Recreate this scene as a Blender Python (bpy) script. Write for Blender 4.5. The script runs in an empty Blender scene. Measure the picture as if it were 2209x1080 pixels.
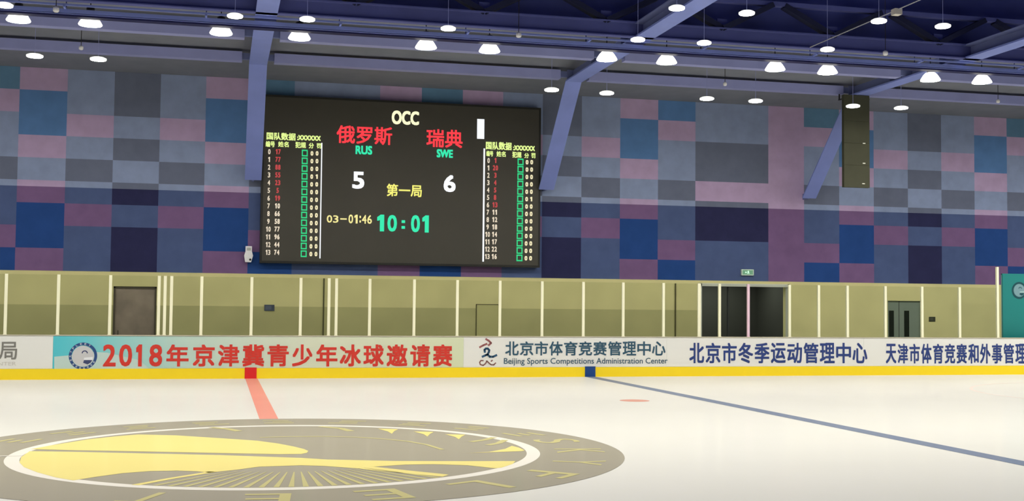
import bpy, bmesh, math
from mathutils import Vector, Matrix

# ------------------------------------------------------------------ camera, world, light
S = bpy.context.scene
COL = S.collection
F_PX, YAW, PITCH, ROLL = 2594.9, 0.2388, 0.0454, 0.0093
CAM = Vector((-0.833, -15.6358, 1.8779))
_cy, _sy, _cp, _sp = math.cos(YAW), math.sin(YAW), math.cos(PITCH), math.sin(PITCH)
C_F = Vector((_sy * _cp, _cy * _cp, _sp))
_r0 = Vector((_cy, -_sy, 0)); _u0 = _r0.cross(C_F)
C_R = _r0 * math.cos(ROLL) + _u0 * math.sin(ROLL)
C_U = -_r0 * math.sin(ROLL) + _u0 * math.cos(ROLL)
cd = bpy.data.cameras.new('camera'); cam = bpy.data.objects.new('camera', cd); COL.objects.link(cam)
cd.sensor_fit = 'HORIZONTAL'; cd.sensor_width = 36.0; cd.lens = F_PX / 2209 * 36; cd.clip_end = 300
cam.matrix_world = Matrix(((C_R.x, C_U.x, -C_F.x, CAM.x), (C_R.y, C_U.y, -C_F.y, CAM.y), (C_R.z, C_U.z, -C_F.z, CAM.z), (0, 0, 0, 1)))
S.camera = cam
S.view_settings.view_transform = 'Standard'; S.view_settings.look = 'None'
S.view_settings.gamma = 1; S.view_settings.use_curve_mapping = False
S.view_settings.exposure = 0.0
w = bpy.data.worlds.new('world'); S.world = w; w.use_nodes = True
w.node_tree.nodes['Background'].inputs[0].default_value = (0.02, 0.022, 0.03, 1)

def row_light(x, y, z, sx, sy, power, col=(1, 0.98, 0.93)):
    l = bpy.data.lights.new('lamp_row_light', 'AREA'); l.shape = 'RECTANGLE'; l.size = sx; l.size_y = sy
    l.energy = power; l.color = col
    o = bpy.data.objects.new('lamp_row_light', l); COL.objects.link(o); o.location = (x, y, z)
for ry, pw in ((1.4, 1950), (-3.2, 850), (-7.8, 250), (-12.4, 130)):   # the lamp rows over the rink that hang above the frame
    row_light(2, ry, 7.3, 50, 0.5, pw)
for rx, pw in ((27, 1000), (-13.5, 520)):          # the glaring lamp row running on past both edges of the frame
    row_light(rx, 10.8, 7.6, 13, 0.4, pw)
cl = bpy.data.lights.new('corridor_fill', 'AREA'); cl.shape = 'RECTANGLE'; cl.size = 2.5; cl.size_y = .3; cl.energy = 70; cl.color = (.95, 1, .9)  # unseen fill added to brighten the corridor behind the doorway
co = bpy.data.objects.new('corridor_fill', cl); COL.objects.link(co); co.location = (15, 20.6, 2.86)
LAMP_L = 160.0          # radiance of a lamp mouth

def px(x, y, Y):       # a photo pixel on the upright plane at depth Y
    d = C_F + C_R * ((x - 1104.5) / F_PX) + C_U * ((540 - y) / F_PX)
    return CAM + d * ((Y - CAM.y) / d.y)
def pz(x, y, Z=0.0):   # a photo pixel on the level plane at height Z
    d = C_F + C_R * ((x - 1104.5) / F_PX) + C_U * ((540 - y) / F_PX)
    return CAM + d * ((Z - CAM.z) / d.z)

# ------------------------------------------------------------------ helpers
def lin(c):
    return tuple((v / 255 / 12.92) if v / 255 <= 0.04045 else ((v / 255 + 0.055) / 1.055) ** 2.4 for v in c)

MATS = {}
def mat(name, rgb, k=1.0, rough=0.6, spec=0.3, emit=0.0, noise=0.0, scale=8.0, metal=0.0):
    """rgb is the shade in the photo (0-255), k lifts it to the paint's own reflectance."""
    if name in MATS: return MATS[name]
    m = bpy.data.materials.new(name); m.use_nodes = True; nt = m.node_tree; b = nt.nodes['Principled BSDF']
    kk = k if isinstance(k, tuple) else (k, k, k)
    c = [min(v * q, 0.93) for v, q in zip(lin(rgb), kk)]
    b.inputs['Base Color'].default_value = (*c, 1); b.inputs['Roughness'].default_value = rough
    b.inputs['Specular IOR Level'].default_value = spec; b.inputs['Metallic'].default_value = metal
    if emit:
        b.inputs['Emission Color'].default_value = (*lin(rgb), 1); b.inputs['Emission Strength'].default_value = emit
    if noise:
        tc = nt.nodes.new('ShaderNodeTexCoord'); n = nt.nodes.new('ShaderNodeTexNoise'); r = nt.nodes.new('ShaderNodeValToRGB')
        n.inputs['Scale'].default_value = scale; n.inputs['Detail'].default_value = 5
        r.color_ramp.elements[0].color = (*[v * (1 - noise) for v in c], 1); r.color_ramp.elements[0].position = 0.3
        r.color_ramp.elements[1].color = (*[min(v * (1 + noise), 0.95) for v in c], 1); r.color_ramp.elements[1].position = 0.7
        nt.links.new(tc.outputs['Object'], n.inputs['Vector']); nt.links.new(n.outputs['Fac'], r.inputs['Fac'])
        nt.links.new(r.outputs['Color'], b.inputs['Base Color'])
    MATS[name] = m
    return m

class MB:
    def __init__(s): s.v, s.f, s.m = [], [], []
    def poly(s, pts, mi=0):
        i = len(s.v); s.v += [tuple(p) for p in pts]; s.f.append(tuple(range(i, i + len(pts)))); s.m.append(mi); return s
    def box(s, x0, x1, y0, y1, z0, z1, mi=0):
        i = len(s.v)
        s.v += [(x, y, z) for z in (z0, z1) for y in (y0, y1) for x in (x0, x1)]
        for f in ((0, 2, 3, 1), (4, 5, 7, 6), (0, 1, 5, 4), (2, 6, 7, 3), (0, 4, 6, 2), (1, 3, 7, 5)):
            s.f.append(tuple(i + k for k in f)); s.m.append(mi)
        return s
    def prism(s, pts, dvec, mi=0):      # pts: planar ring, extruded along dvec
        n = len(pts); i = len(s.v); d = Vector(dvec)
        s.v += [tuple(p) for p in pts] + [tuple(Vector(p) + d) for p in pts]
        s.f.append(tuple(range(i, i + n))); s.f.append(tuple(range(i + 2 * n - 1, i + n - 1, -1))); s.m += [mi, mi]
        for k in range(n):
            s.f.append((i + k, i + (k + 1) % n, i + n + (k + 1) % n, i + n + k)); s.m.append(mi)
        return s
    def bar(s, a, b, wd, ht, mi=0, up=(0, 0, 1)):     # a rectangular bar from a to b
        a, b = Vector(a), Vector(b); d = (b - a).normalized(); sd = d.cross(Vector(up)).normalized(); u = sd.cross(d)
        ring = [a + sd * (wd / 2 * p) + u * (ht / 2 * q) for p, q in ((-1, -1), (1, -1), (1, 1), (-1, 1))]
        return s.prism(ring, b - a, mi)
    def tube(s, a, b, r, n=10, mi=0):
        a, b = Vector(a), Vector(b); d = (b - a).normalized(); t = Vector((1, 0, 0)) if abs(d.x) < 0.9 else Vector((0, 1, 0))
        e = d.cross(t).normalized(); g = d.cross(e)
        return s.prism([a + e * (r * math.cos(2 * math.pi * k / n)) + g * (r * math.sin(2 * math.pi * k / n)) for k in range(n)], b - a, mi)
    def lathe(s, cx, cy, prof, n=24, mi=0, cap0=True, cap1=True):
        i = len(s.v)
        for r, z in prof:
            s.v += [(cx + r * math.cos(2 * math.pi * k / n), cy + r * math.sin(2 * math.pi * k / n), z) for k in range(n)]
        for j in range(len(prof) - 1):
            for k in range(n):
                s.f.append((i + j * n + k, i + j * n + (k + 1) % n, i + (j + 1) * n + (k + 1) % n, i + (j + 1) * n + k)); s.m.append(mi)
        if cap0: s.f.append(tuple(i + k for k in range(n))[::-1]); s.m.append(mi)
        if cap1: s.f.append(tuple(i + (len(prof) - 1) * n + k for k in range(n))); s.m.append(mi)
        return s
    def flat(s, verts, faces, mi=0):
        i = len(s.v); s.v += [tuple(v) for v in verts]
        for f in faces: s.f.append(tuple(i + k for k in f)); s.m.append(mi)
        return s
    def build(s, name, mats, parent=None, smooth=False, fix=True):
        me = bpy.data.meshes.new(name); me.from_pydata(s.v, [], s.f)
        for m in (mats if isinstance(mats, (list, tuple)) else [mats]): me.materials.append(m)
        for p, k in zip(me.polygons, s.m): p.material_index = k; p.use_smooth = smooth
        if fix:
            bm = bmesh.new(); bm.from_mesh(me); bmesh.ops.recalc_face_normals(bm, faces=bm.faces); bm.to_mesh(me); bm.free()
        o = bpy.data.objects.new(name, me); COL.objects.link(o)
        if parent is not None: put_in(o, parent)
        return o

def put_in(o, parent):
    o.parent = parent
    if parent.parent is None: o.matrix_parent_inverse = Matrix.Translation(-Vector(parent.location))

def tag(o, label, cat, group=None):
    o['label'] = label; o['category'] = cat
    if group: o['group'] = group
    return o
def thing(name, loc, label, cat, group=None):
    o = bpy.data.objects.new(name, None); COL.objects.link(o); o.location = loc; o.empty_display_size = 0.2
    return tag(o, label, cat, group)
def struct(o):
    o['kind'] = 'structure'; return o

_G = {'1': ([(.42, 0), (.80, 0), (.80, 1), (.50, 1), (.10, .84), (.10, .66), (.42, .76)], [(0, 1, 2, 3, 6), (3, 4, 5, 6)]),
      ':': ([(.2, .12), (.8, .12), (.8, .34), (.2, .34), (.2, .66), (.8, .66), (.8, .88), (.2, .88)], [(0, 1, 2, 3), (4, 5, 6, 7)])}
def glyphs(s):
    """Outline of a line of writing as flat faces, scaled to the unit square of its ink."""
    key = s
    if key not in _G:
        cu = bpy.data.curves.new('t', 'FONT'); cu.body = s; cu.resolution_u = 3; cu.fill_mode = 'FRONT'
        o = bpy.data.objects.new('t', cu); COL.objects.link(o)
        dg = bpy.context.evaluated_depsgraph_get(); me = bpy.data.meshes.new_from_object(o.evaluated_get(dg))
        vs = [(v.co.x, v.co.y) for v in me.vertices]; fs = [tuple(p.vertices) for p in me.polygons]
        bpy.data.objects.remove(o); bpy.data.curves.remove(cu); bpy.data.meshes.remove(me)
        x0, x1 = min(v[0] for v in vs), max(v[0] for v in vs); y0, y1 = min(v[1] for v in vs), max(v[1] for v in vs)
        _G[key] = ([((x - x0) / (x1 - x0), (y - y0) / (y1 - y0)) for x, y in vs], fs)
    return _G[key]
def write(mb, s, x0, x1, z0, z1, Y, bold=0.0, mi=0):     # on an upright plane
    if len(s) > 1 and all(c in '0123456789:' for c in s):      # figures stand in even cells, colons in narrow ones
        wt = [.5 if c == ':' else 1 for c in s]; q = (x1 - x0) / sum(wt); x = x0
        for c, w_ in zip(s, wt):
            write(mb, c, x + q * w_ * .07, x + q * w_ * .93, z0, z1, Y, bold, mi); x += q * w_
        return
    v, f = glyphs(s); h = z1 - z0; d = bold * h; shifts = [(0, 0)] if not bold else [(-d, -d), (d, -d), (-d, d), (d, d), (0, 0)]
    x0, x1, z0, z1 = x0 + d, x1 - d, z0 + d, z1 - d
    for n_, (u, q) in enumerate(shifts): mb.flat([(x0 + (x1 - x0) * a + u, Y - n_ * .0009, z0 + (z1 - z0) * b + q) for a, b in v], f, mi)
def write_px(mb, s, l, t, r, b, Y, bold=0.0, mi=0, slab=None):   # box given by its photo edges
    cyp, cxp = (t + b) / 2, (l + r) / 2
    write(mb, s, px(l, cyp, Y).x, px(r, cyp, Y).x, px(cxp, b, Y).z, px(cxp, t, Y).z, Y, bold, mi)

# ------------------------------------------------------------------ setting
B, W, GH, BH = 15.0, 18.5, 2.516, 1.068       # board plane, wall plane, glass top, board top
Z1, RH, TX, TP = 2.684, 0.6042, -0.07, 1.2065  # first tile row, row height, tile column origin and pitch

# ice
ice = bpy.data.materials.new('ice'); ice.use_nodes = True; nt = ice.node_tree; nt.nodes.clear()
out = nt.nodes.new('ShaderNodeOutputMaterial'); mx = nt.nodes.new('ShaderNodeMixShader'); df = nt.nodes.new('ShaderNodeBsdfDiffuse'); gl = nt.nodes.new('ShaderNodeBsdfGlossy')
mx.inputs[0].default_value = 0.10; gl.inputs['Roughness'].default_value = 0.13; gl.inputs['Color'].default_value = (0.95, 0.95, 0.95, 1)
tc = nt.nodes.new('ShaderNodeTexCoord'); n1 = nt.nodes.new('ShaderNodeTexNoise'); n1.inputs['Scale'].default_value = 0.5; n1.inputs['Detail'].default_value = 6
rp = nt.nodes.new('ShaderNodeValToRGB'); rp.color_ramp.elements[0].color = (0.775, 0.755, 0.66, 1); rp.color_ramp.elements[1].color = (0.815, 0.795, 0.70, 1)
nt.links.new(tc.outputs['Object'], n1.inputs['Vector']); nt.links.new(n1.outputs['Fac'], rp.inputs['Fac']); nt.links.new(rp.outputs['Color'], df.inputs['Color'])
nt.links.new(df.outputs[0], mx.inputs[1]); nt.links.new(gl.outputs[0], mx.inputs[2]); nt.links.new(mx.outputs[0], out.inputs[0])
def ice_paint(name, rgb, k=1.0):
    if name in MATS: return MATS[name]
    m = ice.copy(); m.name = name; t = m.node_tree
    r = [n for n in t.nodes if n.type == 'VALTORGB'][0]; c = [v * k for v in lin(rgb)]
    r.color_ramp.elements[0].color = (*[v * 0.96 for v in c], 1); r.color_ramp.elements[1].color = (*[min(v * 1.04, 0.95) for v in c], 1)
    MATS[name] = m; return m
floor_ice = struct(MB().poly([(-30, -15, 0), (30, -15, 0), (30, 15.02, 0), (-30, 15.02, 0)]).build('ice_floor', ice))
M_red = ice_paint('ice_red', (240, 160, 140)); M_blue = ice_paint('ice_blue', (130, 140, 158))
M_grey = ice_paint('ice_grey', (170, 163, 143)); M_yel = ice_paint('ice_yellow', (240, 224, 140)); M_wht = ice_paint('ice_white', (240, 234, 218))
M_ray = ice_paint('ice_pale_yellow', (205, 196, 138)); M_pink = ice_paint('ice_pink', (240, 226, 212))
MB().poly([(-0.15, -15, .002), (.15, -15, .002), (.15, 15, .002), (-.15, 15, .002)]).build('center_line', M_red, floor_ice)
for bx in (8.79, -8.79):
    MB().poly([(bx - .15, -15, .002), (bx + .15, -15, .002), (bx + .15, 15, .002), (bx - .15, 15, .002)]).build('blue_line', M_blue, floor_ice)
def ring(cx, cy, r0, r1, z, n=96, a0=0.0, a1=2 * math.pi):
    m = MB()
    for k in range(n):
        a, b = a0 + (a1 - a0) * k / n, a0 + (a1 - a0) * (k + 1) / n
        if r0 <= 0: m.poly([(cx, cy, z), (cx + r1 * math.cos(a), cy + r1 * math.sin(a), z), (cx + r1 * math.cos(b), cy + r1 * math.sin(b), z)])
        else: m.poly([(cx + r * math.cos(t), cy + r * math.sin(t), z) for r, t in ((r0, a), (r1, a), (r1, b), (r0, b))])
    return m
ring(7.27, 7.2, 0, 0.3, .002, 32).build('faceoff_spot', ice_paint('ice_spot', (226, 168, 148)), floor_ice)
ring(20.3, 7.2, 4.42, 4.5, .002, 128).build('faceoff_circle', M_pink, floor_ice)
# centre ice emblem
R1, R2 = 3.27, 4.326
logo = ring(0, 0, 0, R2, .003, 128).build('center_emblem', M_grey, floor_ice)
ring(0, 0, R1 - .17, R1, .004, 128).build('emblem_ring', M_wht, logo)
def ice_poly(pts, z, m):
    m.poly([pz(x, y, z) for x, y in pts]); return m
m = MB()
ice_poly([(66, 968), (110, 960), (190, 947), (250, 940.5), (298, 936.5), (380, 938.5), (475, 944.5), (555, 950), (600, 956), (634, 962.5), (656, 968), (665, 972), (662, 976), (650, 978.6), (602, 979), (475, 976.6), (317, 973.4), (158, 970.5)], .005, m)
ice_poly([(42, 997), (46, 985), (64, 972.5), (158, 974), (317, 977.5), (475, 981), (560, 984), (650, 987), (705, 990.5), (847, 993.6), (994, 994), (1112, 993.8), (1106, 1000), (1082, 1008), (1068, 1009.5), (1009, 1003), (935, 1000.6), (876, 1001.5), (806, 1006), (774, 1010), (700, 1004.5), (650, 1003), (559, 1006), (515, 1012), (450, 1019), (427, 1016), (383, 1014.5), (324, 1015.5), (265, 1020), (206, 1028), (158, 1035.5), (120, 1029), (80, 1018), (52, 1007)], .005, m)
ice_poly([(1010, 976.6), (1055, 974), (1090, 967.5), (1104, 961), (1120, 965), (1132, 971), (1125, 972.5)], .005, m)
ice_poly([(774, 1010), (806, 1006), (880, 1014), (968, 1023), (955, 1027.5), (870, 1020)], .005, m)
ice_poly([(283, 1045), (300, 1046), (380, 1031), (470, 1017), (450, 1016.5), (360, 1031)], .005, m)
for x, y in ((845, 926), (922, 932), (990, 938)):
    ice_poly([(x - 30, y - 2), (x + 14, y - 1), (x + 6, y + 3), (x, y + 9), (x - 8, y + 4)], .005, m)
m.build('emblem_wing', M_yel, logo, fix=False)
m = MB()
O = pz(640, 990, 0)
_l, _r = pz(300, 1046) - O, pz(958, 1026.5) - O
al, ar = math.atan2(_l.y, _l.x) % (2 * math.pi), math.atan2(_r.y, _r.x) % (2 * math.pi)
for k in range(1, 22):                        # the fan of rays under the wing
    a = al + (ar - al) * k / 22; d = Vector((math.cos(a), math.sin(a), 0)); t = Vector((-d.y, d.x, 0))
    bq = O.dot(d); L = -bq + math.sqrt(max(bq * bq - O.dot(O) + (R1 - .17) ** 2, 0))
    p0, p1 = O + d * L * 0.5, O + d * (L - .02)
    m.poly([(*(p0 - t * .006).xy, .005), (*(p0 + t * .006).xy, .005), (*(p1 + t * .03).xy, .005), (*(p1 - t * .03).xy, .005)])
def stroke(m, pts, wd, z=.005):
    P = [pz(x, y, 0) for x, y in pts]
    for a, b in zip(P, P[1:]):
        d = (b - a); t = Vector((-d.y, d.x, 0)).normalized() * wd / 2
        m.poly([(*(a - t).xy, z), (*(b - t).xy, z), (*(b + t).xy, z), (*(a + t).xy, z)])
stroke(m, [(560, 943.5), (620, 942), (700, 941.5), (770, 943), (830, 947), (880, 952), (920, 959), (955, 970)], .06)
stroke(m, [(455, 922), (490, 925), (515, 930)], .12); stroke(m, [(690, 920), (735, 924), (757, 930)], .12)
stroke(m, [(1066, 943.5), (1045, 949), (1015, 953)], .1); stroke(m, [(1090, 949), (1075, 956), (1052, 960)], .1)
m.build('emblem_ray', M_ray, logo, fix=False)
# writing round the rim of the emblem
m = MB()
def rim_letter(ch, ang, size=.62, r=3.80):
    v, f = glyphs(ch); c, s = math.cos(ang), math.sin(ang)
    up = Vector((c, s, 0)); rt = Vector((s, -c, 0)); o = up * r
    m.flat([tuple(o + rt * ((a - .5) * size * .72) + up * ((b - .5) * size) + Vector((0, 0, .005))) for a, b in v], f)
for k, ch in enumerate('SKYFLEET'): rim_letter(ch, math.radians(8 - k * 17.2))
for k in range(11):
    a = math.radians(22 + k * 16.5); u = Vector((math.cos(a), math.sin(a), 0)); t = Vector((u.y, -u.x, 0))
    for q, (l, wd) in enumerate(((.46, .07), (.30, .07), (.40, .07))):
        o = u * (3.62 + q * .18) + t * (.05 * ((k + q) % 3 - 1)); n = u * wd / 2; e = t * l / 2
        m.poly([(*(o - n - e).xy, .005), (*(o - n + e).xy, .005), (*(o + n + e).xy, .005), (*(o + n - e).xy, .005)])
m.build('emblem_lettering', M_ray, logo, fix=False)
MB().poly([(-3.9 - 2, .0, 0.006), (-3.1, -.02, 0.006), (-3.1, .03, 0.006), (-5.9, .05, .006)]).build('emblem_stripe', M_wht, logo, fix=False)

struct(MB().poly([(-34, -24, -.02), (36, -24, -.02), (36, 19, -.02), (-34, 19, -.02)]).build('floor', mat('concrete_floor', (120, 118, 108), noise=.1)))

# far wall: acoustic tiles over a painted concrete base
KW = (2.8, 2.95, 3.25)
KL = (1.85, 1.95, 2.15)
UP_HAZED = {'g': (93, 100, 116), 'p': (121, 103, 120), 'b': (60, 84, 113), 'd': (70, 73, 83), 't': (63, 86, 102)}  # paler set: the near glass's reflected haze is put into the colour
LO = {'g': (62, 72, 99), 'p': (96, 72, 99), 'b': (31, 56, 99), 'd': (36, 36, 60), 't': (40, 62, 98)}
tm = [mat('tile_hazed_' + n, UP_HAZED[c], KW, .9, .1, noise=.07, scale=3) for c, n in zip('gpbdt', ('slate', 'mauve', 'blue', 'charcoal', 'teal'))]
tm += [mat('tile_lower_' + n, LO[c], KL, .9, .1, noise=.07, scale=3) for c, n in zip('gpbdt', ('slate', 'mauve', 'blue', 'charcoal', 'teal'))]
tm_olive = (mat('olive_wall', (160, 155, 108), (2.15, 2.15, 2.25), .8, .1, noise=.05, scale=1.2), mat('olive_wall_low', (138, 135, 92), (2.1, 2.1, 2.2), .8, .1, noise=.06, scale=1.2))  # the second olive is darker, for the band below a level line
tm += list(tm_olive)
A_, B_, C_, D_, E_, F_ = 'tpggdggpb', 'pbbpgpbbp', 'ggpgdgpgg', 'ddgdgdgdd', 'ggddpddgg', 'ppppppppp'
SEQ = [A_, B_, C_, D_, C_, B_, A_, E_, E_, F_]
Z_HAZE = Z1 + 3.72 * RH  # lower edge of the painted reflection haze, partway up a tile row
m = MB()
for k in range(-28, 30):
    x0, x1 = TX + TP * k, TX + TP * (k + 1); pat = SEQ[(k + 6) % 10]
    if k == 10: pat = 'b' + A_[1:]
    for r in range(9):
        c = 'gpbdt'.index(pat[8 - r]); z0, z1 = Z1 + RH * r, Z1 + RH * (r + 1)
        for a, b, hi in ((z0, min(z1, Z_HAZE), 0), (max(z0, Z_HAZE), z1, 1)):
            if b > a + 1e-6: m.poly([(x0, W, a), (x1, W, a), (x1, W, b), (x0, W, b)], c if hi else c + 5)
DX0, DX1, DZ = 13.36, 16.28, 2.58                # dark doorway
LX0, LX1, LZ = -3.59, -2.47, 2.29                # brown door
RX0, RX1, RZ = 19.69, 20.89, 2.13                # grey double door
xs = [-33.8, LX0, LX1, DX0, DX1, RX0, RX1, 35.0]; tops = [0, LZ, 0, DZ, 0, RZ, 0]
for i, t in enumerate(tops):
    for za, zb, q in (((t, 1.78, 11), (max(t, 1.78), Z1 - .012, 10)) if i < 3 else ((t, Z1 - .012, 10),)):
        if zb > za: m.poly([(xs[i], W - .03, za), (xs[i + 1], W - .03, za), (xs[i + 1], W - .03, zb), (xs[i], W - .03, zb)], q)
m.poly([(-33.8, W - .03, Z1 - .012), (35, W - .03, Z1 - .012), (35, W, Z1), (-33.8, W, Z1)], 10)
for x0, x1, t, dp in ((LX0, LX1, LZ, .1), (DX0, DX1, DZ, .35), (RX0, RX1, RZ, .1)):   # reveals
    m.poly([(x0, W - .03, 0), (x0, W + dp, 0), (x0, W + dp, t), (x0, W - .03, t)], 10)
    m.poly([(x1, W - .03, 0), (x1, W + dp, 0), (x1, W + dp, t), (x1, W - .03, t)], 10)
    m.poly([(x0, W - .03, t), (x1, W - .03, t), (x1, W + dp, t), (x0, W + dp, t)], 10)
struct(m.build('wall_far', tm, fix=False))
dark = mat('hall_dark', (60, 60, 66), .5)
struct(MB().poly([(-34, -22, 0), (-34, 18.6, 0), (-34, 18.6, 11), (-34, -22, 11)]).build('wall_left', dark))
struct(MB().poly([(35, -22, 0), (35, 18.6, 0), (35, 18.6, 11), (35, -22, 11)]).build('wall_right', dark))
struct(MB().poly([(-34, -22, 0), (35, -22, 0), (35, -22, 11), (-34, -22, 11)]).build('wall_back', dark))
# corridor behind the doorway
M_cor = mat('corridor_grey', (78, 78, 72), .55)
m = MB(); y0, y1 = W + .35, W + 3.4
m.poly([(12.9, y1, 0), (16.8, y1, 0), (16.8, y1, 2.9), (12.9, y1, 2.9)]).poly([(12.9, y0, 0), (12.9, y1, 0), (12.9, y1, 2.9), (12.9, y0, 2.9)])
m.poly([(16.8, y0, 0), (16.8, y1, 0), (16.8, y1, 2.9), (16.8, y0, 2.9)]).poly([(12.9, y0, 2.9), (16.8, y0, 2.9), (16.8, y1, 2.9), (12.9, y1, 2.9)])
m.poly([(12.9, y0, .0), (16.8, y0, .0), (16.8, y1, .0), (12.9, y1, .0)])
struct(m.build('wall_corridor', M_cor))
M_dframe = mat('door_frame_white', (200, 202, 188), 1.2)
m = MB().box(DX0 - .02, DX1 + .02, W - .06, W + .1, DZ - .07, DZ + .02)
m.box(DX0 - .05, DX0 + .04, W - .06, W + .1, 0, DZ + .02).box(DX1 - .04, DX1 + .05, W - .06, W + .1, 0, DZ + .02)
d1 = struct(m.build('door_1', M_dframe))
# glass leaf standing in the doorway, folded half open
MB().box(DX0 + .95, DX0 + 1.0, W + .12, W + .17, 0, DZ - .08).build('mullion', mat('dark_metal', (58, 60, 58), 1.0, .4), d1)
# brown door
M_br = mat('brown_door', (104, 94, 82), 2.3, .45, .4, noise=.18, scale=2.5)
d2 = struct(MB().box(LX0, LX1, W + .04, W + .09, 0, LZ).build('door_2', M_br))
m = MB().box(LX0, LX0 + .05, W - .0, W + .06, 0, LZ).box(LX1 - .05, LX1, W, W + .06, 0, LZ).box(LX0, LX1, W, W + .06, LZ - .05, LZ)
m.build('door_frame', mat('brown_trim', (80, 74, 60), 1.3), d2)
MB().box(LX0 + .12, LX0 + .15, W + .01, W + .04, .95, 1.1).build('handle', mat('brown_trim', (80, 74, 60)), d2)
# grey double door
M_gd = mat('grey_green_door', (94, 104, 92), 2.0, .5)
d3 = struct(MB().box(RX0, RX1, W + .04, W + .09, 0, RZ).build('door_3', M_gd))
for a in (RX0 + .08, RX0 + .62):
    MB().box(a, a + .17, W + .03, W + .042, 1.0, 1.82).build('vision_panel', mat('slot_glass', (44, 48, 40), .8, .15, .5), d3)
MB().box(RX0 + .43, RX0 + .445, W + .034, W + .042, 0, RZ).build('door_seam', mat('dark_metal', (58, 60, 58)), d3)
MB().box(RX0, RX1, W + .02, W + .045, .86, .96).build('push_bar', mat('dark_metal', (58, 60, 58)), d3)
# flush service hatch and wall joints
M_ol2 = mat('olive_hatch', (142, 139, 95), 2.1, .8, .1)
d4 = struct(MB().box(6.43, 7.13, W - .045, W - .03, 0, 1.88).build('door_4', M_ol2))
m = MB().box(6.41, 6.435, W - .05, W - .03, 0, 1.9).box(7.125, 7.15, W - .05, W - .03, 0, 1.9).box(6.41, 7.15, W - .05, W - .03, 1.88, 1.9)
m.build('door_gap', mat('olive_dark', (88, 86, 52), 1.0), d4)
for i, xp in enumerate((698, 1457)):
    X = px(xp, 660, W - .04).x
    struct(MB().box(X - .018, X + .018, W - .06, W - .03, 0, 2.58).build('trim_%d' % (i + 1), mat('olive_dark', (88, 86, 52))))

# ceiling: low deck over the far walkway, dark fascia and high roof over the rink
M_deck = mat('roof_deck', (104, 104, 108), (1.6, 1.7, 1.9), .8, .1, noise=.06, scale=2)
m = MB(); Yd = [(18.6, 8.125), (18.5, 8.125), (15.4, 8.30), (10.2, 8.48)]
for (ya, za), (yb, zb) in zip(Yd, Yd[1:]):
    m.poly([(-34, ya, za), (35, ya, za), (35, yb, zb), (-34, yb, zb)])
for k in range(230):                              # ribs of the metal deck
    x = -34 + k * .3; m.box(x, x + .06, 10.3, 15.3, 8.28, 8.47) if False else None
struct(m.build('ceiling', M_deck))
M_navy = mat('roof_navy', (54, 57, 92), (2.1, 2.3, 2.8), .8, .1, noise=.25, scale=.6)
m = MB().poly([(-34, 10.2, 8.3), (35, 10.2, 8.3), (35, 10.2, 11), (-34, 10.2, 11)])
m.poly([(-34, -22, 11), (35, -22, 11), (35, 10.2, 11), (-34, 10.2, 11)])
struct(m.build('ceiling_high', M_navy))

# ------------------------------------------------------------------ steel frames, beams, truss, tray
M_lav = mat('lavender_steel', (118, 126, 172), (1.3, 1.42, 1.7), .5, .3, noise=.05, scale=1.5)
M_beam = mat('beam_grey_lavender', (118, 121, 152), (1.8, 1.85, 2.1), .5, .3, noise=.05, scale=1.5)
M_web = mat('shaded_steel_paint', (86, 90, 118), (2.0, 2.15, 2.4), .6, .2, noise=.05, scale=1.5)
FL = (((18.12, 5.25), (15.42, 7.93)), ((15.42, 7.93), (-10, 7.93)))
for X, lab in ((0.03, 'lavender steel frame rising beside the white loudspeaker and the scoreboard edge'),
               (8.4, 'lavender steel frame rising between the scoreboard and the exit sign'),
               (16.8, 'lavender steel frame rising beside the narrow olive hanging panel')):
    t = thing('portal_frame', (X, 18.4, 5.25), lab, 'steel frame', 'lavender roof frames')
    ring_ = [(18.12, 5.25), (15.42, 7.93), (-10, 7.93), (-10, 7.97), (15.405, 7.97), (18.15, 5.28)]
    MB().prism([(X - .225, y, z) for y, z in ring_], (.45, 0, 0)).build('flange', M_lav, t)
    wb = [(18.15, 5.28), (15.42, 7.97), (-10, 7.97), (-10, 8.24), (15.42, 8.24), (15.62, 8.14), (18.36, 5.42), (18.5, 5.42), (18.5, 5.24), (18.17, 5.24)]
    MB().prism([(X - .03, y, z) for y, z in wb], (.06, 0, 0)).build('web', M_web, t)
    MB().box(X - .225, X + .225, -10, 10.15, 8.24, 8.27).build('top_flange', M_web, t)
    for y in (10.9, 13.2, 15.35):
        MB().box(X - .2, X + .2, y, y + .02, 7.97, 8.24).build('stiffener', M_web, t)
bays = [(-8.3, -0.37, 'before the loudspeaker frame'), (0.43, 8.0, 'over the scoreboard'), (8.8, 16.4, 'over the exit sign'), (17.2, 25.2, 'beyond the olive panel')]
for Y, zb, nm, ht, gp in ((12.45, 7.93, 'upper', .24, 'purlins behind the glaring lamps'), (15.42, 7.98, 'lower', .22, 'eave beams above the tiles')):
    for a, b, lab in bays:
        t = thing('roof_beam', ((a + b) / 2, Y, zb), '%s lavender roof beam %s' % (nm, lab), 'roof beam', gp)
        MB().box(a, b, Y - .13, Y + .13, zb, zb + ht).build('beam_section', M_beam, t)
        MB().box(a, b, Y - .13, Y + .13, zb + ht, zb + ht + .02).build('top_flange', M_beam, t)
        for xe in (a, b):
            s = 1 if xe == a else -1
            MB().box(min(xe, xe - s * .42), max(xe, xe - s * .42), Y - .05, Y + .05, zb + .06, zb + ht).build('end_cleat', M_web, t)
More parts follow.
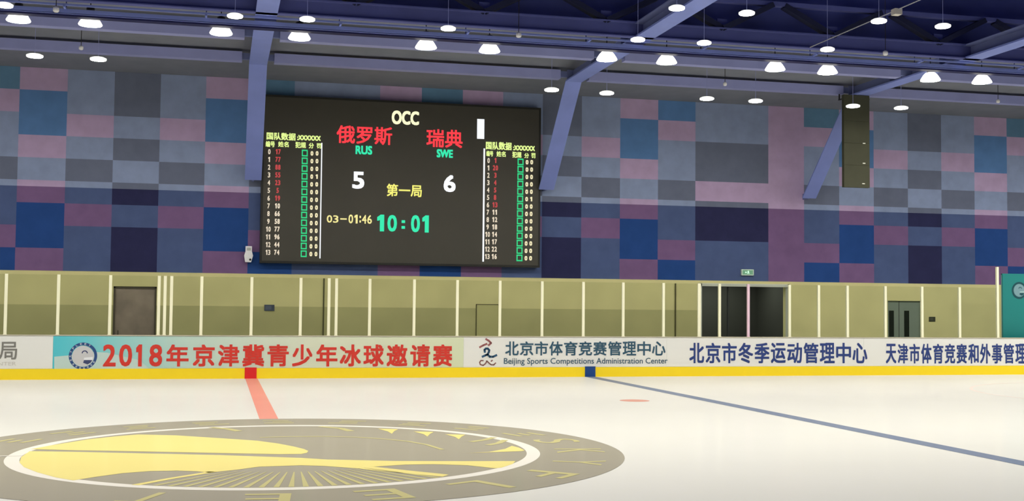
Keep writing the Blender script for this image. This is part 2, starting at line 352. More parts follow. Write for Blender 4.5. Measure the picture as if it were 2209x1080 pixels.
# lattice truss over the edge of the rink
t = thing('roof_truss', (8, 9.9, 7.95), 'long dark navy lattice truss running along the roof above the lamps', 'roof truss')
M_tr = mat('truss_navy', (66, 69, 104), (1.9, 2.0, 2.4), .6, .2, noise=.1, scale=1)
M_trd = mat('truss_dark', (44, 45, 66), (.8, .9, 1.1), .6, .2)
MB().box(-12, 30, 9.84, 9.86, 7.95, 8.25).box(-12, 30, 9.76, 9.94, 7.93, 7.955).box(-12, 30, 9.74, 9.96, 8.245, 8.275).build('bottom_chord', M_tr, t)
MB().box(-12, 30, 9.8, 9.96, 8.88, 8.98).build('top_chord', M_tr, t)
for k in range(14):
    xa = -9.3 + k * 2.8
    MB().bar((xa, 9.88, 8.27), (xa + 1.25, 9.88, 8.9), .12, .26, up=(0, 1, 0)).build('diagonal', M_trd, t)
    MB().bar((xa, 9.88, 8.27), (xa - 1.25, 9.88, 8.9), .12, .20, up=(0, 1, 0)).build('diagonal', M_trd, t)
    MB().box(xa - .12, xa + .12, 9.86, 9.9, 8.27, 8.5).build('gusset', M_tr, t)
# cable tray
t = thing('cable_tray', (8, 10.35, 7.75), 'lavender cable tray slung beneath the roof frames along the truss', 'cable tray')
MB().box(-12, 30, 10.26, 10.28, 7.76, 7.86).box(-12, 30, 10.26, 10.56, 7.755, 7.77).box(-12, 30, 10.54, 10.56, 7.76, 7.86).build('tray_channel', M_lav, t)
MB().box(-12, 30, 10.30, 10.52, 7.72, 7.755).build('tray_shade', mat('shade_navy', (34, 36, 80), 1.0, .5), t)  # dark strip standing in for the shadow under the tray
for k in range(15):
    x = -9.6 + k * 2.8
    MB().tube((x, 10.41, 7.86), (x, 10.41, 8.47), .012).build('hanger', M_tr, t)
MB().box(-12, 30, 10.05, 10.09, 7.88, 7.92).build('conduit', M_lav, t)
for k in range(15):
    x = -9.6 + k * 2.8
    MB().box(x - .02, x + .02, 10.05, 10.3, 7.85, 7.89).build('bracket', M_lav, t)
# cable with a box
t = thing('overhead_cable', (12.45, 9.9, 7.95), 'thin pale cable strung across the roof over the blue line', 'cable')
MB().tube((12.45, 9.74, 7.945), (12.45, -6, 7.945), .012).build('wire', mat('pale_cable', (150, 150, 160), 1.2), t)
m = MB(); bp = pz(1920, 25, 7.9); m.box(12.37, 12.53, bp.y - .08, bp.y + .08, 7.84, 7.96); m.build('junction_box', mat('pale_box', (200, 195, 185), 1.1), t)

# ------------------------------------------------------------------ lamps
def deck_z(y):
    return (8.30 + (15.4 - y) * .18 / 5.2 if y < 15.4 else 8.125 + (18.5 - y) * .175 / 3.1) - .004
M_hot = mat('lamp_light', (255, 250, 240), emit=LAMP_L)
M_shell = mat('lamp_shell', (255, 251, 238), emit=2.2)
M_can = mat('lamp_can', (52, 50, 50), .8, .5)
M_disc = mat('disc_light', (255, 252, 240), emit=14)
M_disc2 = mat('disc_light_dim', (255, 252, 240), emit=26)
def high_bay(xp, yp, label):
    c = px(xp, yp, 10.8); x, y, z = c.x, c.y, c.z - .09
    t = thing('high_bay_lamp', (x, y, z), label, 'lamp', 'glaring high-bay lamps')
    MB().lathe(x, y, [(.235, z), (.245, z + .012), (.225, z + .05), (.175, z + .13), (.12, z + .19), (.08, z + .2)], 28, cap0=False).build('reflector', M_shell, t, True)
    MB().lathe(x, y, [(.22, z + .015), (.2, z + .012)], 28).build('light_disc', M_hot, t)
    MB().lathe(x, y, [(.08, z + .2), (.085, z + .25), (.085, z + .36), (.04, z + .38)], 16).build('ballast_can', M_can, t, True)
    MB().tube((x, y, z + .38), (x, y, deck_z(y)), .012).build('rod', M_can, t)
HB = [((40, 36), 'glaring lamp at the start of the high-bay row, over the first pink tile'),
      ((195, 45), 'second glaring high-bay lamp, over the slate tiles beside the pink one'),
      ((477, 64), 'glaring high-bay lamp just before the loudspeaker-side steel frame'),
      ((646, 75), 'glaring high-bay lamp just past the loudspeaker-side steel frame, above the roster'),
      ((919, 95), 'glaring high-bay lamp straight above the OCC letters'),
      ((1056, 103), 'glaring high-bay lamp above the white bar of the scoreboard'),
      ((1309, 121), 'glaring high-bay lamp touching the steel frame past the scoreboard'),
      ((1438, 128), 'glaring high-bay lamp just beyond the frame past the scoreboard'),
      ((1672, 143), 'glaring high-bay lamp above the tall mauve tile column'),
      ((1785, 150), 'glaring high-bay lamp just before the narrow olive panel'),
      ((2007, 166), 'glaring high-bay lamp touching the frame beyond the olive panel'),
      ((2118, 171), 'last glaring high-bay lamp, beyond the olive panel frame')]
for (a, b), lab in HB: high_bay(a, b, lab)
def disc_lamp(xp, yp, Y, r, label, mt, group, ztop):
    c = px(xp, yp, Y); x, y, z = c.x, c.y, c.z
    t = thing('disc_lamp', (x, y, z), label, 'lamp', group)
    MB().lathe(x, y, [(r * .96, z - .01), (r, z), (r, z + .02), (r * .7, z + .045)], 28, cap0=False).build('housing', M_shell2, t, True)
    MB().lathe(x, y, [(r * .96, z - .011), (r * .9, z - .02)], 28).build('light_disc', mt, t)
    MB().tube((x, y, z + .04), (x, y, ztop if min(abs(x - g) for g in (.03, 8.4, 16.8)) > .26 else 7.928), .005).build('rod', M_beam, t)
M_shell2 = mat('disc_shell', (235, 235, 225), emit=1.3)
for (a, b), lab in (((75, 121), 'thin disc lamp over the pink tile, first under the eave'), ((212, 128), 'thin disc lamp over the slate tiles, second under the eave'),
                    ((1190, 194), 'thin disc lamp between the scoreboard and the steel frame'), ((1309, 201), 'thin disc lamp just past the second steel frame, over pink tile'),
                    ((1525, 213), 'thin disc lamp over the wide slate tiles past the scoreboard'), ((1630, 218), 'thin disc lamp beside the tall mauve tile column'),
                    ((1840, 229), 'thin disc lamp in front of the narrow olive panel'), ((1944, 233), 'thin disc lamp just beyond the olive panel')):
    disc_lamp(a, b, 13.3, .185, lab, M_disc2, 'thin disc lamps under the eave' , 8.365)
for (a, b), lab in (((10, 12), 'disc lamp hanging above the first glaring lamp of the row'), ((507, 35), 'disc lamp above the tray just before the loudspeaker-side frame'),
                    ((663, 42), 'disc lamp above the tray just past the loudspeaker-side frame'), ((967, 62), 'disc lamp above the tray, over the SWE side of the scoreboard'),
                    ((1376, 86), 'disc lamp lying over the girder where it crosses the cable tray'), ((1519, 93), 'disc lamp above the tray over the slate tiles past the girder'),
                    ((1785, 107), 'disc lamp under the dotted cable near the olive panel'), ((1460, 18), 'high disc lamp beside the sloping lavender girder'),
                    ((1611, 29), 'high disc lamp past the lavender girder under the truss chord'), ((1896, 46), 'high disc lamp just below the cable junction box'),
                    ((2034, 57), 'highest disc lamp near the far roof corner beyond the cable')):
    far = b > 60 and a < 1800 or a < 700 or a == 1376
    disc_lamp(a, b, 7.55 if (a, b) not in ((1460, 18), (1611, 29), (1896, 46), (2034, 57)) else 4.9, .15, lab, M_disc, 'disc lamps over the rink', 11.0)
# sprinkler heads
M_spr = mat('sprinkler_white', (228, 226, 232), 1.25, .4)
for (a, b, Y, zt), lab in (((175, 103, 13.65, 8.36), 'tiny white sprinkler head below the eave beam above the slate tiles'), ((1564, 181, 13.65, 8.36), 'tiny white sprinkler head over the wide slate tiles'),
                      ((2153, 218, 13.65, 8.36), 'tiny white sprinkler head near the far end of the eave'), ((121, 20, 9.6, 11), 'white sensor head hanging between the first two lamps'),
                      ((1119, 75, 9.6, 11), 'square white sensor head hanging by the cable tray'), ((1910, 114, 9.6, 11), 'white sensor head above the tray past the olive panel')):
    c = px(a, b, Y); s = .05 if zt < 9 else .06
    t = thing('sprinkler_head', (c.x, c.y, c.z), lab, 'sprinkler', 'white sprinkler and sensor heads')
    MB().lathe(c.x, c.y, [(s * .6, c.z - s), (s, c.z - s * .6), (s, c.z + s * .5), (s * .3, c.z + s)], 14).build('cap', M_spr, t, True)
    MB().tube((c.x, c.y, c.z + s), (c.x, c.y, zt), .008).build('pipe', M_can, t)

# ------------------------------------------------------------------ scoreboard
SY = 18.22
t = thing('scoreboard', (4.25, 18.36, 2.99), 'big dark electronic scoreboard on the tiled wall showing 5 to 6', 'scoreboard')
MB().box(.25, 8.25, SY + .01, 18.5, 2.98, 7.66).build('housing', mat('board_black', (38, 38, 34), 1.2, .5, .3), t)
scr = MB().box(.31, 8.19, SY, SY + .02, 3.04, 7.60).build('screen', mat('led_black', (66, 64, 57), 1.35, .55, .25, noise=.04, scale=1), t)
Yt = SY - .006
def led(name, rgb, e=1.0): return mat('led_' + name, (*rgb,), .2, emit=e)
L_cream, L_red, L_grn, L_cyan, L_white, L_yel = led('cream', (250, 250, 205)), led('red', (248, 62, 72)), led('green', (45, 205, 130)), led('cyan', (50, 225, 170)), led('white', (246, 250, 255)), led('yellow', (240, 235, 120))
L_dred, L_dim, L_blue = led('dull_red', (190, 70, 72)), led('dim_white', (225, 212, 190)), led('ice_blue', (120, 200, 235))
def line(name, parts, mt, parent, label=None):
    mb = MB()
    for p in parts: write_px(mb, *p[:5], Yt, p[5] if len(p) > 5 else 0.0)
    o = mb.build(name, mt, parent, fix=False)
    if label: o['label'] = label
    return o
line('heading', [('OCC', 845, 239, 904, 269, .04)], L_cream, t)
line('team_name', [('俄罗斯', 726, 272, 846, 311, .02)], L_red, t, 'red team name above the 5')
line('team_name', [('瑞典', 920, 279, 998, 318, .02)], L_red, t, 'red team name above the 6')
line('team_code', [('RUS', 767, 314, 803, 333, .045)], L_cyan, t, 'green code RUS')
line('team_code', [('SWE', 942, 322, 977, 340, .05)], L_cyan, t, 'green code SWE')
line('score_digit', [('5', 760, 370, 786, 407, .04)], L_white, t, 'white figure 5')
line('score_digit', [('6', 957, 377, 983, 414, .04)], L_white, t, 'white figure 6')
line('period_text', [('第一局', 834, 397, 910, 424, .02)], L_yel, t)
line('penalty_clock', [('03', 704, 464, 731, 480, .02), ('—', 734, 470.5, 748, 473.5), ('01:46', 751, 463, 803, 482, .02)], led('amber', (236, 226, 150)), t)
line('game_clock', [('10', 810, 463, 858, 499, .03), (':', 864, 472, 876, 496, .02), ('01', 885, 464, 930, 501, .03)], L_cyan, t)
def bar_px(name, l, tp, r, b, mt, parent):
    p0, p1 = px(l, b, Yt), px(r, tp, Yt)
    return MB().poly([(p0.x, Yt, p0.z), (p1.x, Yt, p0.z), (p1.x, Yt, p1.z), (p0.x, Yt, p1.z)]).build(name, mt, parent, fix=False)
bar_px('lit_bar', 1029, 257, 1045, 299, L_white, t)
def roster(dx, rows_y, x, label, numbers, shirt):
    hd = MB(); write_px(hd, label[1], *x['h1'], Yt, .03); write_px(hd, ':XXXXXX', *x['h2'], Yt, .05)
    for s, bx in zip(('编号', '姓名', '犯规', '分', '罚'), x['h3']): write_px(hd, s, *bx, Yt, .03)
    tb = hd.build('roster_table', led('lime', (226, 246, 150)), t, fix=False); tb['label'] = label[0]
    a, rd, wh, sq, sc = MB(), MB(), MB(), MB(), MB()
    y0, y1 = rows_y
    for i in range(14):
        y = y0 + (y1 - y0) * i / 13; sl = dx * i / 13
        c0 = x['n'] + sl; s = str(i); hw = 2.6 if i < 10 else 5.5
        write_px(a, s, c0 - hw, y - 5.5, c0 + hw, y + 5.5, Yt, .03)
        c1 = x['s'] + sl; q = shirt[i]; hw = 2.6 if len(q) < 2 else 6
        write_px(rd if i < 7 else wh, q, c1 - hw, y - 5.5, c1 + hw, y + 5.5, Yt, .04)
        c2, yb = x['q'] + sl * .8, y + x['dq']
        for (l, tp, r, b) in ((-6.5, -7, 6.5, -4.6), (-6.5, 4.6, 6.5, 7), (-6.5, -4.6, -4, 4.6), (4, -4.6, 6.5, 4.6)):
            p0, p1 = px(c2 + l, yb + b, Yt), px(c2 + r, yb + tp, Yt)
            sq.poly([(p0.x, Yt, p0.z), (p1.x, Yt, p0.z), (p1.x, Yt, p1.z), (p0.x, Yt, p1.z)])
        for c3, g in ((x['a'], '0'), (x['b'], '1' if i == x['one'] else '0')):
            c3 += sl * .8; write_px(sc, g, c3 - 3, yb - 4.2, c3 + 3, yb + 5.5, Yt, .06)
    a.build('number_column', L_dim, tb, fix=False); rd.build('shirt_column', L_dred, tb, fix=False); wh.build('shirt_column', L_dim, tb, fix=False)
    sq.build('box_column', L_grn, tb, fix=False); sc.build('foul_column', led('warm', (235, 225, 185)), tb, fix=False)
    bar_px('divider_bar', *x['bar'], L_white, tb)
roster(-3, (327, 544), dict(h1=(575, 286, 638, 302), h2=(641, 292, 692, 303), h3=((573, 304, 593, 317), (600, 305, 623, 317), (637, 306, 660, 319), (666, 308, 677, 320), (683, 309, 693, 320)),
       n=581, s=600, q=657.5, dq=3, a=673, b=684, one=3, bar=(689, 308, 695.5, 557)), ('roster table under the RUS side', '国队数据'), 0,
       ['17', '77', '88', '55', '23', '5', '19', '10', '66', '58', '77', '96', '44', '74'])
roster(-3, (346, 553), dict(h1=(1048, 306, 1104, 323), h2=(1107, 314, 1154, 325), h3=((1049, 325, 1064, 337), (1071, 326, 1091, 338), (1105, 327, 1125, 340), (1131, 330, 1141, 341), (1146, 330, 1155, 341)),
       n=1054, s=1069, q=1123, dq=3, a=1137, b=1147, one=5, bar=(1040.5, 320, 1046.5, 564)), ('roster table under the SWE side', '国队数据'), 0,
       ['1', '20', '3', '4', '5', '8', '13', '11', '12', '18', '14', '17', '22', '16'])

# ------------------------------------------------------------------ things on the walls
p = px(536, 550, W)
t = thing('wall_loudspeaker', (p.x, W, p.z), 'small white loudspeaker on the wall beside the scoreboard edge', 'loudspeaker')
M_ws = mat('speaker_white', (205, 206, 198), 1.9, .5)
MB().prism([(p.x + a, W - .2, p.z + b) for a, b in ((-.09, -.2), (.07, -.2), (.12, -.02), (.085, .1), (.085, .24), (-.085, .24), (-.085, .1), (-.12, -.02))], (0, .14, 0)).build('cabinet', M_ws, t)
MB().box(p.x - .05, p.x + .06, W - .206, W - .2, p.z + .12, p.z + .2).build('grille', mat('speaker_grey', (160, 162, 155), 1.4), t)
MB().lathe(0, 0, [(.03, 0), (.03, .012)], 16).build('knob', mat('black_plastic', (30, 30, 30)), t)
k_ = [o for o in COL.objects if o.name.startswith('knob')][-1]; k_.data.transform(Matrix.Translation((p.x + .045, W - .2, p.z - .13)) @ Matrix.Rotation(math.radians(90), 4, 'X'))
MB().box(p.x - .03, p.x + .03, W - .07, W, p.z - .05, p.z + .08).build('bracket', mat('black_plastic', (30, 30, 30)), t)

a, b = px(1598, 593.5, W), px(1624, 581, W)
t = thing('exit_sign', ((a.x + b.x) / 2, W, a.z), 'small glowing green exit sign on the wall above the dark doorway', 'exit sign')
MB().box(a.x, b.x, W - .07, W, a.z, b.z).build('housing', mat('sign_case', (180, 196, 180), 1.6), t)
MB().box(a.x + .03, b.x - .03, W - .074, W - .07, a.z + .025, b.z - .025).build('face', mat('sign_green', (104, 150, 118), .3, emit=.9), t)
m = MB(); cx_, cz_ = a.x + .215, (a.z + b.z) / 2; yy = W - .077
m.poly([(cx_ - .012, yy, cz_ + .03), (cx_ + .012, yy, cz_ + .03), (cx_ + .012, yy, cz_ + .05), (cx_ - .012, yy, cz_ + .05)])
for (u0, v0, u1, v1, h) in ((0, .03, -.012, -.01, .012), (-.012, -.01, .025, -.02, .008), (.025, -.02, .02, -.048, .008), (-.012, -.01, -.03, -.045, .008), (0, .025, .032, .008, .007), (0, .025, -.03, .02, .007)):
    d = Vector((u1 - u0, 0, v1 - v0)).normalized(); n = Vector((-d.z, 0, d.x)) * h; A, Bp = Vector((cx_ + u0, yy, cz_ + v0)), Vector((cx_ + u1, yy, cz_ + v1))
    m.poly([A - n, Bp - n, Bp + n, A + n])
m.poly([(cx_ - .11, yy, cz_), (cx_ - .075, yy, cz_ + .03), (cx_ - .075, yy, cz_ - .03)]).poly([(cx_ - .08, yy, cz_ - .01), (cx_ - .05, yy, cz_ - .01), (cx_ - .05, yy, cz_ + .01), (cx_ - .08, yy, cz_ + .01)])
m.build('pictogram', mat('sign_bright', (205, 255, 215), .3, emit=1.3), t, fix=False)

for (l, tp, r, bt), lab, rgb in (((570, 657, 592, 670), 'small dark blue plate on the olive wall beneath the scoreboard', (70, 78, 92)), ((2004, 683, 2017, 693), 'small dark plate on the olive wall past the grey double door', (62, 64, 50))):
    a, b = px(l, bt, W - .03), px(r, tp, W - .03)
    t = thing('wall_plate', ((a.x + b.x) / 2, W - .04, a.z), lab, 'wall plate')
    MB().box(a.x, b.x, W - .05, W - .03, a.z, b.z).build('plate', mat('plate_%d' % rgb[0], rgb, 1.2, .4), t)
    MB().box(a.x + .03, b.x - .08, W - .054, W - .05, a.z + .03, b.z - .03).build('label_face', mat('plate_face_%d' % rgb[0], tuple(v + 18 for v in rgb), 1.2, .4), t)

# narrow hanging panel
X0, X1 = px(1820, 300, 15.0).x, px(1875, 300, 15.0).x
t = thing('hanging_panel', ((X0 + X1) / 2, 15.05, 7.97), 'tall narrow dark olive panel hanging from the eave beam', 'panel')
pb = px(1845, 404, 15.0).z
M_po = mat('panel_olive', (68, 69, 54), 1.1, .7, .2, noise=.08, scale=3)
for a, b in ((pb, pb + .624), (pb + .628, pb + 1.252), (pb + 1.256, pb + 1.88), (pb + 1.884, 7.915)):
    MB().box(X0, X1, 14.98, 15.1, a, b).build('panel_section', M_po, t)
MB().box(X0 + .03, X1 - .03, 15.03, 15.08, pb + .02, 7.9).build('spine', M_can, t)
for x in (X0 + .02, X1 + .0):
    MB().box(x - .01, x + .03, 15.02, 15.32, 7.8, 7.83).box(x + (.005 if x > 17 else 0), x + .03, 15.29, 15.32, 7.83, 7.98).build('hook', M_can, t)
for xp, yp in ((1863, 396), (1864, 352), (1864, 309)):
    c = px(xp, yp, 14.97); MB().box(c.x - .04, c.x + .04, 14.965, 14.98, c.z - .012, c.z + .012).build('latch', mat('latch_white', (215, 212, 190), 1.6), t)

# ------------------------------------------------------------------ rink boards
M_board = mat('board_white', (224, 224, 216), 1.03, .35, .3)
M_kick = mat('kick_yellow', (236, 196, 30), 1.25, .4, .3)
KH = .255
bd = thing('rink_board', (5, 15.05, 0), 'long white rink board with yellow kick strip along the far side of the ice', 'rink board')
path = [(-12, B), (22.6, B)] + [(22.6 + 7.4 * math.sin(a), 7.6 + 7.4 * math.cos(a)) for a in [math.radians(9 * k) for k in range(1, 11)]]
def along(m, off, z0, z1, th):
    for (xa, ya), (xb, yb) in zip(path, path[1:]):
        d = Vector((xb - xa, yb - ya)).normalized(); n = Vector((-d.y, d.x))
        pts = [(xa + n.x * off, ya + n.y * off), (xb + n.x * off, yb + n.y * off), (xb + n.x * (off + th), yb + n.y * (off + th)), (xa + n.x * (off + th), ya + n.y * (off + th))]
        m.prism([(x, y, z0) for x, y in pts], (0, 0, z1 - z0))
    return m
along(MB(), .02, 0, BH - .02, .13).build('board_face', M_board, bd)
along(MB(), -.005, 0.0, KH, .03).build('kick_strip', M_kick, bd)
along(MB(), .0, BH - .02, BH, .16).build('top_rail', mat('rail_grey', (176, 170, 150), 1.2), bd)
for x0, x1, nm, rgb in ((-.165, .125, 'red_marker', (196, 34, 36)), (8.645, 8.935, 'blue_marker', (24, 62, 120))):
    MB().box(x0, x1, B - .012, B + .0, 0, KH + .02).build(nm, mat(nm, rgb, 1.25, .4), bd)
# printed banners
Yb = B + .012; Yl = B + .007
ZA, ZB = KH + .005, BH - .03
def ad(x0, x1, mt, label):
    o = MB().box(x0, x1, Yb, B + .02, ZA, ZB).build('ad_banner', mt, bd); o['label'] = label; return o
M_ad = mat('ad_white', (226, 226, 220), 1.03, .35, .3)
gm = bpy.data.materials.new('ad_gradient'); gm.use_nodes = True; nt = gm.node_tree; b_ = nt.nodes['Principled BSDF']; b_.inputs['Roughness'].default_value = .35
tc = nt.nodes.new('ShaderNodeTexCoord'); sx = nt.nodes.new('ShaderNodeSeparateXYZ'); mr = nt.nodes.new('ShaderNodeMapRange'); cr = nt.nodes.new('ShaderNodeValToRGB')
mr.inputs['From Min'].default_value = -4.68; mr.inputs['From Max'].default_value = 5.38
nt.links.new(tc.outputs['Object'], sx.inputs[0]); nt.links.new(sx.outputs['X'], mr.inputs['Value']); nt.links.new(mr.outputs[0], cr.inputs['Fac']); nt.links.new(cr.outputs['Color'], b_.inputs['Base Color'])
els = cr.color_ramp.elements; stops = [(0, (76, 188, 200)), (.07, (98, 194, 202)), (.15, (140, 200, 198)), (.30, (182, 208, 196)), (.6, (208, 214, 190)), (1, (208, 216, 180))]
while len(els) < len(stops): els.new(.5)
for e, (p_, c) in zip(els, stops): e.position = p_; e.color = (*[min(v * 1.05, .92) for v in lin(c)], 1)
LY = px(60, 760, Yb).x
a1 = ad(-12, -4.66, M_ad, 'white banner ending in a grey character')
a2 = ad(-4.655, 5.36, gm, 'turquoise to cream tournament banner with red characters')
a3 = ad(5.365, 10.95, M_ad, 'white banner with a runner emblem and teal characters')
a4 = ad(10.955, 16.85, M_ad, 'white banner with large navy characters')
a5 = ad(16.855, 22.6, M_ad, 'white banner with narrow navy characters')
def ink(name, parts, mt, parent):
    mb = MB()
    for q in parts: write_px(mb, *q[:5], Yl, q[5] if len(q) > 5 else 0.0)
    return mb.build(name, mt, parent, fix=False)
K = 1.05
I_grey, I_red, I_teal, I_navy = mat('ink_grey', (122, 120, 114), K), mat('ink_red', (206, 56, 44), K), mat('ink_teal', (48, 84, 104), K), mat('ink_navy', (42, 62, 122), K)
ink('lettering', [('局', -2, 737, 37, 775, .012)], I_grey, a1); ink('small_lettering', [('CENTER', -25, 780, 35, 788)], mat('ink_pale', (196, 194, 186), K), a1)
s1 = '2018年京津冀青少年冰球邀请赛'
bx = [(222, 250), (257, 285), (292, 309), (322, 350), (359, 407), (416, 463), (470, 516), (523, 570), (577, 623), (630, 674), (682, 728), (733, 779), (784, 828), (834, 879), (885, 928), (934, 976)]
ink('lettering', [(c, l, 742.5, r, 790,   .024 if i < 4 else .026) for i, (c, (l, r)) in enumerate(zip(s1, bx))], I_red, a2)
ink('lettering', [(c, 1090 + 31.65 * i, 736, 1090 + 31.65 * i + 29, 766.5, .02) for i, c in enumerate('北京市体育竞赛管理中心')], I_teal, a3)
ink('small_lettering', [('Beijing Sports Competitions Administration Center', 1087, 771.5, 1440, 788, .006)], I_teal, a3)
ink('lettering', [(c, 1487 + 35.2 * i, 739, 1487 + 35.2 * i + 32, 783, .02) for i, c in enumerate('北京市冬季运动管理中心')], I_navy, a4)
ink('lettering', [(c, 1911 + 25.4 * i, 741, 1911 + 25.4 * i + 22.5, 783.5, .018) for i, c in enumerate('天津市体育竞赛和外事管理中')], I_navy, a5)
m = MB(); q = [px(x, y, Yl + .002) for x, y in ((117, 801), (117, 769), (150, 766), (185, 758), (230, 760), (300, 776), (330, 801))]
m.poly(q).build('pale_wave', mat('ad_pale', (186, 208, 200), K), a2, fix=False)
def disc(m, cx, cz, r0, r1, Y, n=40, a0=0, a1=360, mi=0):
    for k in range(n):
        a, b = math.radians(a0 + (a1 - a0) * k / n), math.radians(a0 + (a1 - a0) * (k + 1) / n)
        m.poly([(cx + r * math.cos(t_), Y, cz + r * math.sin(t_)) for r, t_ in (((r0, a), (r1, a), (r1, b), (r0, b)) if r0 > 0 else ((0, a), (r1, a), (r1, b)))], mi)
def emblem(c, R, Y, parent, ringm, innerm, darkm, palem, words=True):
    m = MB(); disc(m, c.x, c.z, R * .80, R, Y); rg = m.build('emblem_ring', ringm, parent, fix=False)
    m = MB(); disc(m, c.x, c.z, 0, R * .76, Y); m.build('emblem_disc', innerm, rg, fix=False)
    m = MB()
    m.poly([(c.x + R * a, Y - .002, c.z + R * b) for a, b in ((.08, -.30), (.66, -.30), (.56, -.48), (.34, -.62), (.02, -.5))])
    disc(m, c.x + R * .12, c.z + R * .2, R * .14, R * .22, Y - .002, 14, 0, 180); m.build('emblem_mark', darkm, rg, fix=False)
    m = MB(); m.poly([(c.x + R * a, Y - .002, c.z + R * b) for a, b in ((.08, -.12), (.70, -.06), (.68, -.28), (.06, -.28))]); m.build('emblem_wedge', palem, rg, fix=False)  # pale wedge of the printed emblem
    if not words: return
    m = MB()
    for k, ch in enumerate('SKYFLEET'):
        a = math.radians(200 - k * 20); v, f = glyphs(ch); h = R * .13
        u = Vector((math.cos(a), 0, math.sin(a))); rt = Vector((math.sin(a), 0, -math.cos(a))); o = Vector((c.x, Y - .002, c.z)) + u * R * .9
        m.flat([tuple(o + rt * ((p_ - .5) * h) + u * ((q_ - .5) * h)) for p_, q_ in v], f)
    for k in range(7):
        a = math.radians(222 + k * 18); u = Vector((math.cos(a), 0, math.sin(a))); rt = Vector((math.sin(a), 0, -math.cos(a))); o = Vector((c.x, Y - .002, c.z)) + u * R * .9
        for e in (-.04, .03): m.poly([tuple(o + u * R * (e + y_) + rt * R * x_) for x_, y_ in ((-.06, -.015), (.06, -.015), (.06, .015), (-.06, .015))])
    m.build('emblem_lettering', palem, rg, fix=False)
emblem(px(179, 767.5, Yl), .325, Yl, a2, mat('emblem_navy', (40, 72, 124), K), mat('emblem_silver', (196, 196, 196), K), mat('emblem_dark', (58, 66, 104), K), mat('emblem_white', (228, 230, 232), K))
# runner emblem
def strokes(name, lines, wd, mt, parent):
    m = MB()
    for L_ in lines:
        P = [px(1020 + x / 14.21, 724 + y / 14.21, Yl) for x, y in L_]
        for i in range(len(P) - 1):
            a, b = P[i], P[i + 1]; d = (b - a).normalized(); n = Vector((-d.z, 0, d.x)) * wd / 2; e = d * wd * .25
            m.poly([a - n - e, b - n + e, b + n + e, a + n - e])
    m.build(name, mt, parent, fix=False)
strokes('runner_arms', [[(210, 350), (320, 290), (430, 245)], [(400, 95), (490, 150)], [(490, 150), (560, 220), (480, 290)]], .05, mat('ink_rose', (150, 92, 92), K), a3)
strokes('runner_body', [[(370, 500), (360, 430), (400, 390), (460, 390), (505, 440), (490, 500), (450, 570), (520, 640), (620, 640), (730, 590)], [(290, 640), (400, 590), (450, 570)]], .055, mat('ink_blue', (44, 84, 116), K), a3)
strokes('runner_script', [[(320, 760), (250, 755), (210, 810), (230, 880), (320, 905), (390, 850), (430, 770), (480, 820), (560, 885), (640, 890), (700, 830)], [(600, 750), (560, 780)]], .032, mat('ink_rose_dark', (126, 84, 80), K), a3)

# glass and posts
gg = bpy.data.materials.new('rink_glass'); gg.use_nodes = True; nt = gg.node_tree; nt.nodes.clear()
out = nt.nodes.new('ShaderNodeOutputMaterial'); mx = nt.nodes.new('ShaderNodeMixShader'); tr = nt.nodes.new('ShaderNodeBsdfTransparent'); gl = nt.nodes.new('ShaderNodeBsdfGlossy')
tr.inputs['Color'].default_value = (.955, .97, .945, 1); gl.inputs['Roughness'].default_value = .02; mx.inputs[0].default_value = .045
nt.links.new(tr.outputs[0], mx.inputs[1]); nt.links.new(gl.outputs[0], mx.inputs[2]); nt.links.new(mx.outputs[0], out.inputs[0])
M_post = mat('post_cream', (222, 218, 188), 1.3, .4, .3)
M_pink_post = mat('post_pink', (206, 176, 190), 1.3, .4, .3)
posts = [(-100, None), (12, 'above the banner ending in a grey character'), (125, 'above the turquoise corner of the banner'), (237, 'above the red digit 2'), (342, 'above the red digit 8, beside the brown door'),
         (355, 'above the gap after the red 2018'), (369, 'above the first red 年'), (434, 'above the red 京'), (542, 'above the red floor marker'),
         (648, 'above the red 少'), (709, 'above the second red 年, first of the gate pair'), (725, 'at the end of the second red 年, second of the gate pair'), (797, 'above the red 球'), (893, 'above the red 请'), (986, 'just past the last red character'),
         (1078, 'between the runner emblem and the teal 北'), (1169, 'between the teal 市 and 体'), (1258, 'above the teal 竞'), (1344, 'above the teal 理'), (1431, 'above the teal 心'),
         (1508, 'above the first navy 北, beside the dark doorway'), (1552, 'above the navy 市, before the dark doorway'), (1614, 'above the navy 冬, before the dark doorway'), (1703, 'above the navy 动, at the edge of the dark doorway'),
         (1766, 'above the larger navy 理'), (1828, 'above the larger navy 中'), (1910, 'above the narrow navy 天'), (1989, 'above the narrow navy 体'), (2070, 'above the narrow navy 赛'), (2152, None), ]
ctx = ['over the blank white banner', 'over the grey character', 'over the banner emblem', 'over the red figures 018, before the brown door', 'over the edge of the red 8, a narrow strip', 'between the close posts by the brown door, a narrow strip', 'over the first red 年 and 京',
       'over the red 津', 'over the red 青', 'over the start of the second red 年', 'between the gate pair, a narrow strip', 'over the red 冰', 'over the red 邀', 'over the last red character',
       'over the runner emblem, before the hatch', 'over the teal 京', 'over the teal 育', 'over the teal 赛', 'over the teal 中', 'over the gap between teal and navy lettering', 'over the navy 京, in the dark doorway', 'over the navy 市, in the dark doorway', 'over the navy 季 and 运, in the dark doorway',
       'over the navy 动 and 管', 'over the larger navy 理', 'over the larger navy 心', 'over the narrow navy 津, before the grey door', 'over the narrow navy 育', 'over the narrow navy 外']
PX = [px(a, 680, B + .06).x for a, _ in posts]
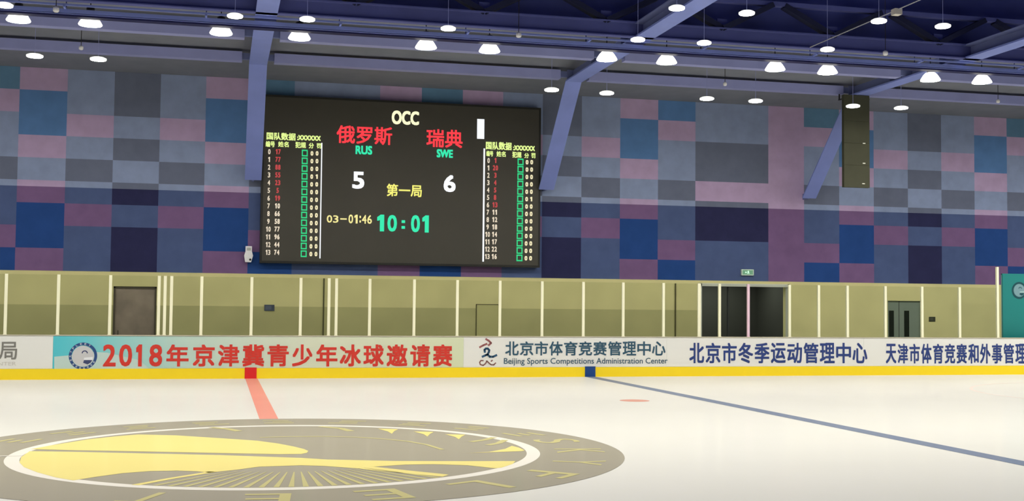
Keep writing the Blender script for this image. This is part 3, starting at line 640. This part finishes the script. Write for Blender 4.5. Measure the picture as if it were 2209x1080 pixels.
for i, (xp, lab) in enumerate(posts):
    X = PX[i]
    if lab is None and i == 0: continue
    hz = 3.12 if xp == 2152 else GH
    lab = 'taller cream post at the end of the glass, beside the teal banner' if xp == 2152 else ('pink tinted glass post ' if xp == 1614 else 'slim cream glass post ') + lab
    t = thing('glass_post', (X, B + .08, BH), lab, 'post', 'posts of the rink glass')
    wd = .035 if xp not in (1508,) else .045
    mm = M_pink_post if xp == 1614 else M_post
    MB().box(X - wd, X + wd, B + .035, B + .05, BH, hz).box(X - wd * .6, X + wd * .6, B + .072, B + .12, BH, hz).build('upright', mm, t)
    MB().box(X - wd * .4, X + wd * .4, B + .05, B + .072, BH, hz).build('gasket', mat('gasket_dark', (70, 68, 52), 1.0), t)
    MB().box(X - wd - .01, X + wd + .01, B + .03, B + .052, BH, BH + .012).build('foot_plate', mm, t)
for i in range(len(posts) - 1):
    t = MB().box(PX[i] + .02, PX[i + 1] - .02, B + .055, B + .067, BH, GH - .005).build('plexiglass_shield', gg)
    tag(t, 'clear plexiglass shield ' + ctx[i], 'rink glass', 'clear shields of the rink glass')

# teal banner past the last post
X0 = px(2163, 650, 15.5).x
t = thing('teal_banner', (X0 + 1.2, 15.5, 0), 'teal banner with a round emblem standing behind the board past the last post', 'banner')
zt = px(2180, 590, 15.5).z
pn = MB().box(X0, X0 + 2.4, 15.5, 15.53, .25, zt).build('banner_sheet', mat('teal_print', (34, 128, 124), 1.0, .5), t)
MB().box(X0, X0 + .04, 15.53, 15.57, 0, zt).box(X0 + 2.36, X0 + 2.4, 15.53, 15.57, 0, zt).box(X0, X0 + 2.4, 15.53, 15.57, zt - .04, zt).build('frame', mat('banner_frame', (120, 170, 165), 1.2), t)
for x in (X0 + .02, X0 + 2.38):
    MB().box(x - .03, x + .03, 15.35, 15.75, -.02, .03).build('foot', M_can, t)
emblem(px(2199, 626, 15.49), .25, 15.494, pn, mat('emblem_teal_dark', (20, 62, 70), 1.4), mat('emblem_grey', (98, 128, 134), 1.5), mat('emblem_teal_dark', (20, 62, 70)), mat('emblem_pale', (130, 160, 160), 1.4), False)
